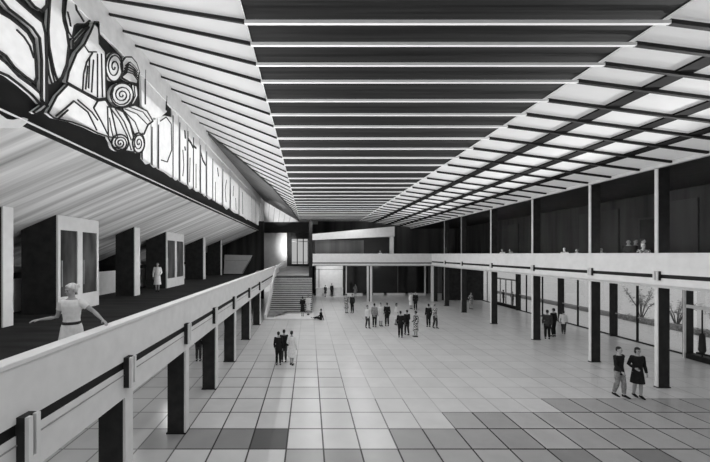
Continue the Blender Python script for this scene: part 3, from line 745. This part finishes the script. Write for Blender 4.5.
def build_top(P_, name, length='jacket', sleeve=1.0, key='cloth_black'):
    mb = MB(); w = P_.get('slim', .93) if P_['fem'] else 1.0; inf = .018
    zs_ = {'jacket': .80, 'shirt': .95, 'dress': .94, 'coat': .90}[length]
    ring = [(z, rx, ry) for z, rx, ry in TORSO if z >= zs_ and z < 1.48]
    if length == 'jacket': ring = [(.78, .170, .118)] + ring
    pts = [tors(P_, 0, 0, z) for z, rx, ry in ring]; rr = [(rx * w + inf, ry + inf) for z, rx, ry in ring]
    if length == 'coat':
        pts = [tors(P_, 0, 0, .42), tors(P_, 0, 0, .65)] + pts; rr = [(.235, .19), (.20, .155)] + rr
    if length == 'dress':
        pts = [tors(P_, 0, 0, .50), tors(P_, 0, 0, .72)] + pts; rr = [(.225, .18), (.20, .155)] + rr
    mb.tube(pts, rr, key, 18)
    for q in 'LR':
        sh, el, wr = [Vector(P_[j + q]) for j in ('sh', 'el', 'wr')]
        sh, el, wr = [tors(P_, v.x * (w if i == 0 else 1), v.y, v.z) for i, v in enumerate((sh, el, wr))]
        limb(mb, sh, el, wr, ARM, .016, sleeve, key=key); mb.ball(sh, .060 * w + .016, key)
    return remesh(mb, name, .0105, key, 3)
def build_trousers(P_, name, key='cloth_dark'):
    mb = MB(); w = P_.get('slim', .93) if P_['fem'] else 1.0
    ring = [(z, rx, ry) for z, rx, ry in TORSO if z <= 1.05]
    mb.tube([tors(P_, 0, 0, z) for z, rx, ry in ring], [(rx * w + .012, ry + .012) for z, rx, ry in ring], key, 16)
    for q in 'LR':
        hp, kn, an = [Vector(P_[j + q]) for j in ('hip', 'kn', 'an')]
        hp = hp + Vector((0, 0, P_['dz'])) if P_['dz'] and not P_.get('abs_legs') else hp
        limb(mb, hp, kn, kn.lerp(an, .92), LEG, .020, key=key)
    return remesh(mb, name, .0105, key, 3)
def build_skirt(P_, name, key='cloth_pale'):
    mb = MB()
    mb.tube([tors(P_, 0, 0, z) for z in (.48, .70, .86, .95, 1.04)], [(.25, .20), (.215, .17), (.19, .142), (.178, .128), (.15, .108)], key, 20)
    return remesh(mb, name, .0105, key, 3)
def build_belt(P_, name, key='cloth_dark'):
    mb = MB(); mb.tube([tors(P_, 0, 0, z) for z in (1.005, 1.055)], [(.158, .122), (.152, .120)], key, 24)
    return mb.mesh(name)
def build_shoe(P_, q, name, key='cloth_black'):
    mb = MB(); an = Vector(P_['an' + q]); t = Vector(P_['toe' + q]).normalized()
    mb.tube([an - t * .06 - Vector((0, 0, .045)), an + t * .03 - Vector((0, 0, .040)), an + t * .13 - Vector((0, 0, .058)), an + t * .205 - Vector((0, 0, .066))], [(.038, .043), (.046, .046), (.050, .031), (.036, .022)], key, 12)
    return remesh(mb, name, .010, key, 2)

KITS = {}
def kit(kname, P_, parts, vox=.0085):
    d = {'body': build_body(P_, 'person', vox), 'face': build_face(P_, 'eyes')}
    for pn, fn in parts.items(): d[pn] = fn(P_)
    d['shoeL'] = build_shoe(P_, 'L', 'shoe'); d['shoeR'] = build_shoe(P_, 'R', 'shoe')
    KITS[kname] = d
kit('man', pose(wrL=(.235, -.10, .90), wrR=(-.23, -.02, .87)), {'hair': lambda p: build_hair(p, 'hair'), 'jacket': lambda p: build_top(p, 'jacket'), 'trousers': lambda p: build_trousers(p, 'trousers')})
kit('walker', pose(knL=(.08, -.11, .50), anL=(.08, -.11, .09), knR=(-.08, .0, .50), anR=(-.08, .12, .10), toeR=(0, -1, -.2), elL=(.24, .10, 1.13), wrL=(.24, .10, .90), elR=(-.24, -.04, 1.12), wrR=(-.225, -.22, .95)),
    {'hair': lambda p: build_hair(p, 'hair'), 'jacket': lambda p: build_top(p, 'jacket'), 'trousers': lambda p: build_trousers(p, 'trousers')})
kit('dress', pose(fem=True, elR=(-.25, .06, 1.13), wrR=(-.17, -.16, 1.05), knL=(.075, -.05, .50), anL=(.07, -.06, .09), anR=(-.07, .08, .10), knR=(-.075, 0, .50)),
    {'hair': lambda p: build_hair(p, 'hair', 'long'), 'dress': lambda p: build_top(p, 'dress', 'dress')})
kit('coat', pose(fem=True, elL=(.24, .04, 1.13), wrL=(.16, -.17, 1.02), knL=(.075, -.03, .50), anL=(.07, -.03, .09), anR=(-.07, .05, .09), knR=(-.075, 0, .50)),
    {'hair': lambda p: build_hair(p, 'hair', 'bun'), 'coat': lambda p: build_top(p, 'coat', 'coat')})
kit('leaner', pose(lean=.28, elL=(.24, -.20, 1.20), wrL=(.14, -.40, 1.22), elR=(-.24, -.20, 1.20), wrR=(-.14, -.40, 1.22), turn=.4),
    {'hair': lambda p: build_hair(p, 'hair'), 'jacket': lambda p: build_top(p, 'jacket'), 'trousers': lambda p: build_trousers(p, 'trousers')})
kit('sitter', pose(dz=-.80, abs_legs=True, hipL=(.09, 0, .11), knL=(.10, -.42, .24), anL=(.10, -.80, .10), hipR=(-.09, 0, .11), knR=(-.10, -.43, .16), anR=(-.10, -.86, .10), toeL=(0, -.4, .9), toeR=(0, -.4, .9),
    elL=(.26, .14, 1.16), wrL=(.27, .22, .93), elR=(-.24, -.04, 1.14), wrR=(-.17, -.26, 1.06)),
    {'hair': lambda p: build_hair(p, 'hair'), 'jacket': lambda p: build_top(p, 'jacket'), 'trousers': lambda p: build_trousers(p, 'trousers')})
kit('hostess', pose(fem=True, turn=-.55, tilt=.12, shL=(.18, 0, 1.40), elL=(.36, .03, 1.22), wrL=(.56, -.08, 1.08), elR=(-.27, .04, 1.13), wrR=(-.45, -.12, 1.12), slim=.84),
    {'hair': lambda p: build_hair(p, 'hair', 'bun', 'hair_pale'), 'blouse': lambda p: build_top(p, 'blouse', 'shirt', .36, 'cloth_pale'), 'skirt': lambda p: build_skirt(p, 'skirt'), 'belt': lambda p: build_belt(p, 'belt')}, .007)

def person(kname, x, y, rot, label, group=None, z=0.0, sc=1.0, cols=None, skin=None):
    """a figure standing at (x, y); rot 0 faces the camera"""
    d = KITS[kname]; cols = cols or {}
    r = bpy.data.objects.new('person', d['body']); COL.objects.link(r)
    r.location = (x, y, z); r.rotation_euler = (0, 0, rot); r.scale = (sc, sc, sc) if kname == 'hostess' else (sc * .92, sc * .92, sc)
    tag(r, label, 'person', group)
    if skin: r.material_slots[0].link = 'OBJECT'; r.material_slots[0].material = M[skin]
    nm = {'face': 'eyes', 'shoeL': 'shoe', 'shoeR': 'shoe'}
    for k, me in d.items():
        if k == 'body': continue
        o = bpy.data.objects.new(nm.get(k, k), me); COL.objects.link(o); o.parent = r
        if k in cols: o.material_slots[0].link = 'OBJECT'; o.material_slots[0].material = M[cols[k]]
    return r
def at(px, py):                      # floor point under a foot seen at (px, py)
    Y = F * EYE / (py - CY); return ((px - CX) * Y / F, Y)
def fl_person(kname, px, py, rot, label, group, sc=1.0, cols=None, skin=None, h=None):
    x, y = at(px, py)
    return person(kname, x, y, rot, label, group, 0.0, sc, cols, skin)
PI = math.pi
# woman at the left parapet
person('hostess', -4.30, 5.80, .15, 'woman in a pale blouse and skirt with arms spread, hand on the left parapet', None, GZ, .98, None, 'skin')
g = 'visitors strolling in the hall'
fl_person('walker', 619, 396, .25, 'man in a dark jacket and grey trousers walking on the near right of the floor', g, 1.07, {'jacket': 'cloth_black', 'trousers': 'cloth_mid'})
fl_person('dress', 637.5, 397, -.25, 'woman in a black dress walking beside the man in grey trousers', g, 1.07, {'dress': 'cloth_black'})
fl_person('man', 278.5, 365, PI, 'dark-clad broad figure, outer one of the three strolling near the stairs', g, .93, {'jacket': 'cloth_black', 'trousers': 'cloth_black'})
fl_person('man', 284, 362.0, PI, 'dark-clad figure in the middle of the three strolling near the stairs', g, .93, {'jacket': 'cloth_black', 'trousers': 'cloth_dark'})
fl_person('coat', 291.7, 365, PI - .3, 'figure in a pale coat, one of the three strolling near the stairs', g, .95, {'coat': 'cloth_pale'})
g2 = 'people by the stairs'
x, y = at(302.5, 319); person('coat', x, 27.0, PI, 'figure in a dark coat standing on the platform at the foot of the stairs', g2, .15, .95, {'coat': 'cloth_black'})
person('coat', -.05, 27.6, -.4, 'figure in a pale coat standing at the foot of the stairs', g2, .15, 1.0, {'coat': 'cloth_pale'})
person('sitter', .98, 26.3, -PI / 2, 'dark-clad figure sitting on the floor beside the stair platform', g2, 0.0, .95, {'jacket': 'cloth_black', 'trousers': 'cloth_black'})
g3 = 'crowd in the middle of the hall'
fl_person('coat', 346.5, 313, .5, 'figure in a patterned coat at the kiosk end of the crowd', g3, 1.0, {'coat': 'cloth_pattern'})
fl_person('man', 352.3, 313, -.6, 'dark-clad man beside the patterned coat at the kiosk end of the crowd', g3, 1.0, {'jacket': 'cloth_black', 'trousers': 'cloth_black'})
fl_person('walker', 367.5, 328, .4, 'man in a pale jacket and dark trousers, first of the big group', g3, .95, {'jacket': 'cloth_pale', 'trousers': 'cloth_dark'})
fl_person('man', 374.5, 327, 2.7, 'man in a mid grey jacket beside the pale-jacketed man', g3, 1.0, {'jacket': 'cloth_mid', 'trousers': 'cloth_black'})
fl_person('coat', 380.8, 326, .2, 'figure in a pale coat between two dark-clad men in the big group', g3, 1.0, {'coat': 'cloth_pale'})
fl_person('man', 387, 326, PI, 'tall man all in black at the end of the first cluster of the big group', g3, 1.0, {'jacket': 'cloth_black', 'trousers': 'cloth_black'})
fl_person('dress', 396.5, 325, .8, 'woman in a pale dress half hidden by two black-clad men', g3, .95, {'dress': 'cloth_pale'})
fl_person('man', 400.5, 337.5, PI - .3, 'black-clad man in front of the woman in a pale dress', g3, .98, {'jacket': 'cloth_black', 'trousers': 'cloth_black'})
fl_person('walker', 407.0, 335, PI + .2, 'black-clad man walking away beside another black-clad man', g3, .96, {'jacket': 'cloth_black', 'trousers': 'cloth_dark'})
fl_person('coat', 415.7, 337, PI + .5, 'figure in a patterned dark coat standing clear of the two black-clad men', g3, .97, {'coat': 'cloth_pattern'})
fl_person('coat', 411, 309, .4, 'figure in a pale coat farther back before the dark glazing', g3, .95, {'coat': 'cloth_pale'})
fl_person('man', 415.5, 310, -.4, 'dark-clad man farther back beside a pale coat before the dark glazing', g3, 1.0, {'jacket': 'cloth_black', 'trousers': 'cloth_black'})
fl_person('man', 428.5, 327, PI, 'man in black, one of the pair apart from the crowd', g3, .98, {'jacket': 'cloth_black', 'trousers': 'cloth_black'})
fl_person('walker', 435, 328, .5, 'person in a pale jacket, one of the pair apart from the crowd', g3, .98, {'jacket': 'cloth_pattern', 'trousers': 'cloth_dark'})
fl_person('dress', 470.8, 309, .2, 'woman in a patterned dress between the far columns of the right colonnade', g3, .95, {'dress': 'cloth_pattern'})
fl_person('man', 331.8, 296.5, .3, 'dark-clad person in front of the kiosk counter', g3, .95, {'jacket': 'cloth_black', 'trousers': 'cloth_black'})
fl_person('dress', 325.3, 296.8, -.5, 'woman in a dark dress at the kiosk counter', g3, .85, {'dress': 'cloth_dark'})
fl_person('dress', 355.3, 297.2, .3, 'woman in a mid grey dress before the dark glazing beside the kiosk', g3, .95, {'dress': 'cloth_mid'})
g4 = 'people beside the glass wall'
fl_person('man', 547.3, 339, 2.6, 'dark-clad man, one of two arm in arm by the glass wall', g4, 1.06, {'jacket': 'cloth_dark', 'trousers': 'cloth_black'})
fl_person('man', 553.5, 336.5, PI + .3, 'man in black, one of two arm in arm by the glass wall', g4, 1.06, {'jacket': 'cloth_black', 'trousers': 'cloth_black'})
fl_person('walker', 563.5, 334, 2.4, 'person in a pale top and dark trousers by the facade post', g4, .9, {'jacket': 'cloth_pale', 'trousers': 'cloth_dark'})
person('man', 20.9, 34.4, 1.2, 'dark-clad person outside the glass, beside the end wall', 'people outside the glass', -.02, .9, {'jacket': 'cloth_dark', 'trousers': 'cloth_black'})
person('man', 20.9, 32.9, 1.6, 'dark-clad person outside the glass, beside the facade post', 'people outside the glass', -.02, .9, {'jacket': 'cloth_dark', 'trousers': 'cloth_black'})
fl_person('man', 198.5, 361, PI, 'dark-clad person under the left gallery, partly behind its edge beam', None, .95, {'jacket': 'cloth_black', 'trousers': 'cloth_dark'})
# upper galleries
g5 = 'visitors on the right upper gallery'
def up(kname, px, X, rot, sc, label, cols, skin=None):
    Y = X * F / (px - CX); person(kname, X, Y, rot, label, g5, 4.25, sc, cols, skin)
person('leaner', 8.15, 36.75, 0, 'person in a pale top leaning over the far balcony parapet', None, 4.25, .88, {'jacket': 'cloth_pale', 'trousers': 'cloth_dark', 'hair': 'hair_pale'})
up('leaner', 503.5, 14.9, -1.2, .90, 'person in a pale top leaning over the far part of the right gallery parapet', {'jacket': 'cloth_pale', 'trousers': 'cloth_dark'})
up('leaner', 511.5, 14.9, -1.3, .88, 'dark-clad person leaning beside a pale top on the right gallery parapet', {'jacket': 'cloth_dark', 'trousers': 'cloth_dark'})
up('leaner', 565.5, 14.9, -1.0, .87, 'person in a pale hat and top leaning over the middle of the right gallery parapet', {'jacket': 'cloth_pale', 'trousers': 'cloth_dark', 'hair': 'hair_pale'})
up('leaner', 578.5, 14.9, -1.2, .84, 'grey-clad person leaning on the parapet beside the second column', {'jacket': 'cloth_mid', 'trousers': 'cloth_dark'})
up('leaner', 603, 15.4, -1.2, .84, 'pale-haired person leaning on the parapet just past the second column', {'jacket': 'cloth_mid', 'trousers': 'cloth_dark', 'hair': 'hair_pale'})
up('man', 628.5, 15.4, -.8, 1.06, 'dark-clad man standing on the right gallery, first of the group by the dark door', {'jacket': 'cloth_black', 'trousers': 'cloth_black'})
up('man', 635.5, 16.1, -.2, 1.08, 'dark-clad man standing on the right gallery, middle of the group by the dark door', {'jacket': 'cloth_black', 'trousers': 'cloth_black'})
up('man', 642.5, 15.7, .5, 1.07, 'dark-clad man standing behind the patterned blouse on the right gallery', {'jacket': 'cloth_black', 'trousers': 'cloth_black'})
up('leaner', 643, 14.9, -.7, .93, 'person in a patterned blouse leaning on the parapet by the dark door', {'jacket': 'cloth_pattern', 'trousers': 'cloth_dark', 'hair': 'hair_pale'})
Yp = 19.2; person('coat', (157.5 - CX) * Yp / F, Yp, .4, 'figure in a pale coat standing in front of the farther glazed booth', None, GZ, 1.0, {'coat': 'cloth_pale'})

# ------------------------------------------------------------------ daylight, added fill lights, camera
DOWN, WASHR, WASHL, SOFF, RIBS = 185, 1900, 210, 250, 620
w = bpy.data.worlds.new('daylight'); scene.world = w; w.use_nodes = True
bg = w.node_tree.nodes['Background']; bg.inputs['Color'].default_value = (1, 1, 1, 1); bg.inputs['Strength'].default_value = .5
s = bpy.data.lights.new('sun', 'SUN'); s.energy = .6; s.angle = math.radians(20)
so = bpy.data.objects.new('sun', s); COL.objects.link(so); so.rotation_euler = (math.radians(-12), math.radians(14), 0)
def fill_spot(name, loc, direction, watts, cone=170):  # fill lights without fixtures, added to even out the brightness
    l = bpy.data.lights.new(name, 'SPOT'); l.energy = watts; l.spot_size = math.radians(cone); l.spot_blend = .6; l.shadow_soft_size = 0.0
    o = bpy.data.objects.new(name, l); COL.objects.link(o); o.location = loc
    o.rotation_euler = Vector(direction).to_track_quat('-Z', 'Y').to_euler()
for y in (4, 8, 12, 16, 20, 24, 28, 32, 36):          # added spots without fixtures, brightening the floor from rib height
    for x in (.5, 5.0): fill_spot('ceiling_downlight', (x, y + .35, zc(0) - .14), (0, 0, -1), DOWN, 165)
for y in (7, 11.2, 14.6, 18.2, 22.4, 27, 31.3):        # added unseen spots brightening frieze and soffit from the right
    fill_spot('gallery_uplight', (14.75, y, 5.3), (-1, 0, .36), WASHR, 88)
for y in (5, 9, 13, 17, 21, 25, 29, 33):               # added unseen spots brightening the right parapet
    fill_spot('soffit_washer', (-6.1, y, 7.9), (1, 0, -.05), WASHL)
for y in (4, 7, 10.5, 14, 18, 22, 26, 30.5):           # added unseen spot pairs brightening the left soffit and the ribs
    fill_spot('gallery_uplight', (-4.2, y, 3.5), (-1, 0, .75), SOFF, 110)
    fill_spot('gallery_uplight', (-4.3, y + .6, 4.35), (.9, 0, 1), RIBS, 150)
fill_spot('gable_light', (-3.4, 30.0, 9.3), (0, 1, .17), 5500, 25)  # added to brighten the gable wall, no fitting there
for y in (4.5, 8, 11.5, 15, 19, 23, 27): fill_spot('undercroft_light', (-6.6, y, 2.45), (0, 0, -1), 75, 165)  # added spots brightening the floor below the left gallery
fill_spot('stair_light', (-.5, 40.6, 6.6), (-1, .25, 0), 750, 110)  # added to brighten the curved wall from its right
fill_spot('kiosk_light', (2.6, 38.6, 3.9), (0, 1, -.6), 330, 110)  # added to brighten the kiosk panel
fill_spot('kiosk_light', (9.5, 38.6, 3.9), (0, 1, -1.1), 110, 110)  # added to brighten the pale kerbs of the screen
fill_spot('stair_light', (-1.6, 33.5, 9.5), (0, -.25, -1), 500, 100)  # added fill above the stair flight
cam = bpy.data.cameras.new('camera'); co = bpy.data.objects.new('camera', cam); COL.objects.link(co)
cam.sensor_width = 36; cam.lens = 36 * F / 710; cam.shift_x = (355 - CX) / 710; cam.shift_y = (CY - 231) / 710
cam.clip_start = .05; cam.clip_end = 300
co.location = (0, 0, EYE); co.rotation_euler = (PI / 2, 0, 0)
scene.camera = co
vs = scene.view_settings
vs.view_transform = 'Standard'; vs.look = 'None'; vs.exposure = 0.0; vs.gamma = 1.0; vs.use_curve_mapping = False
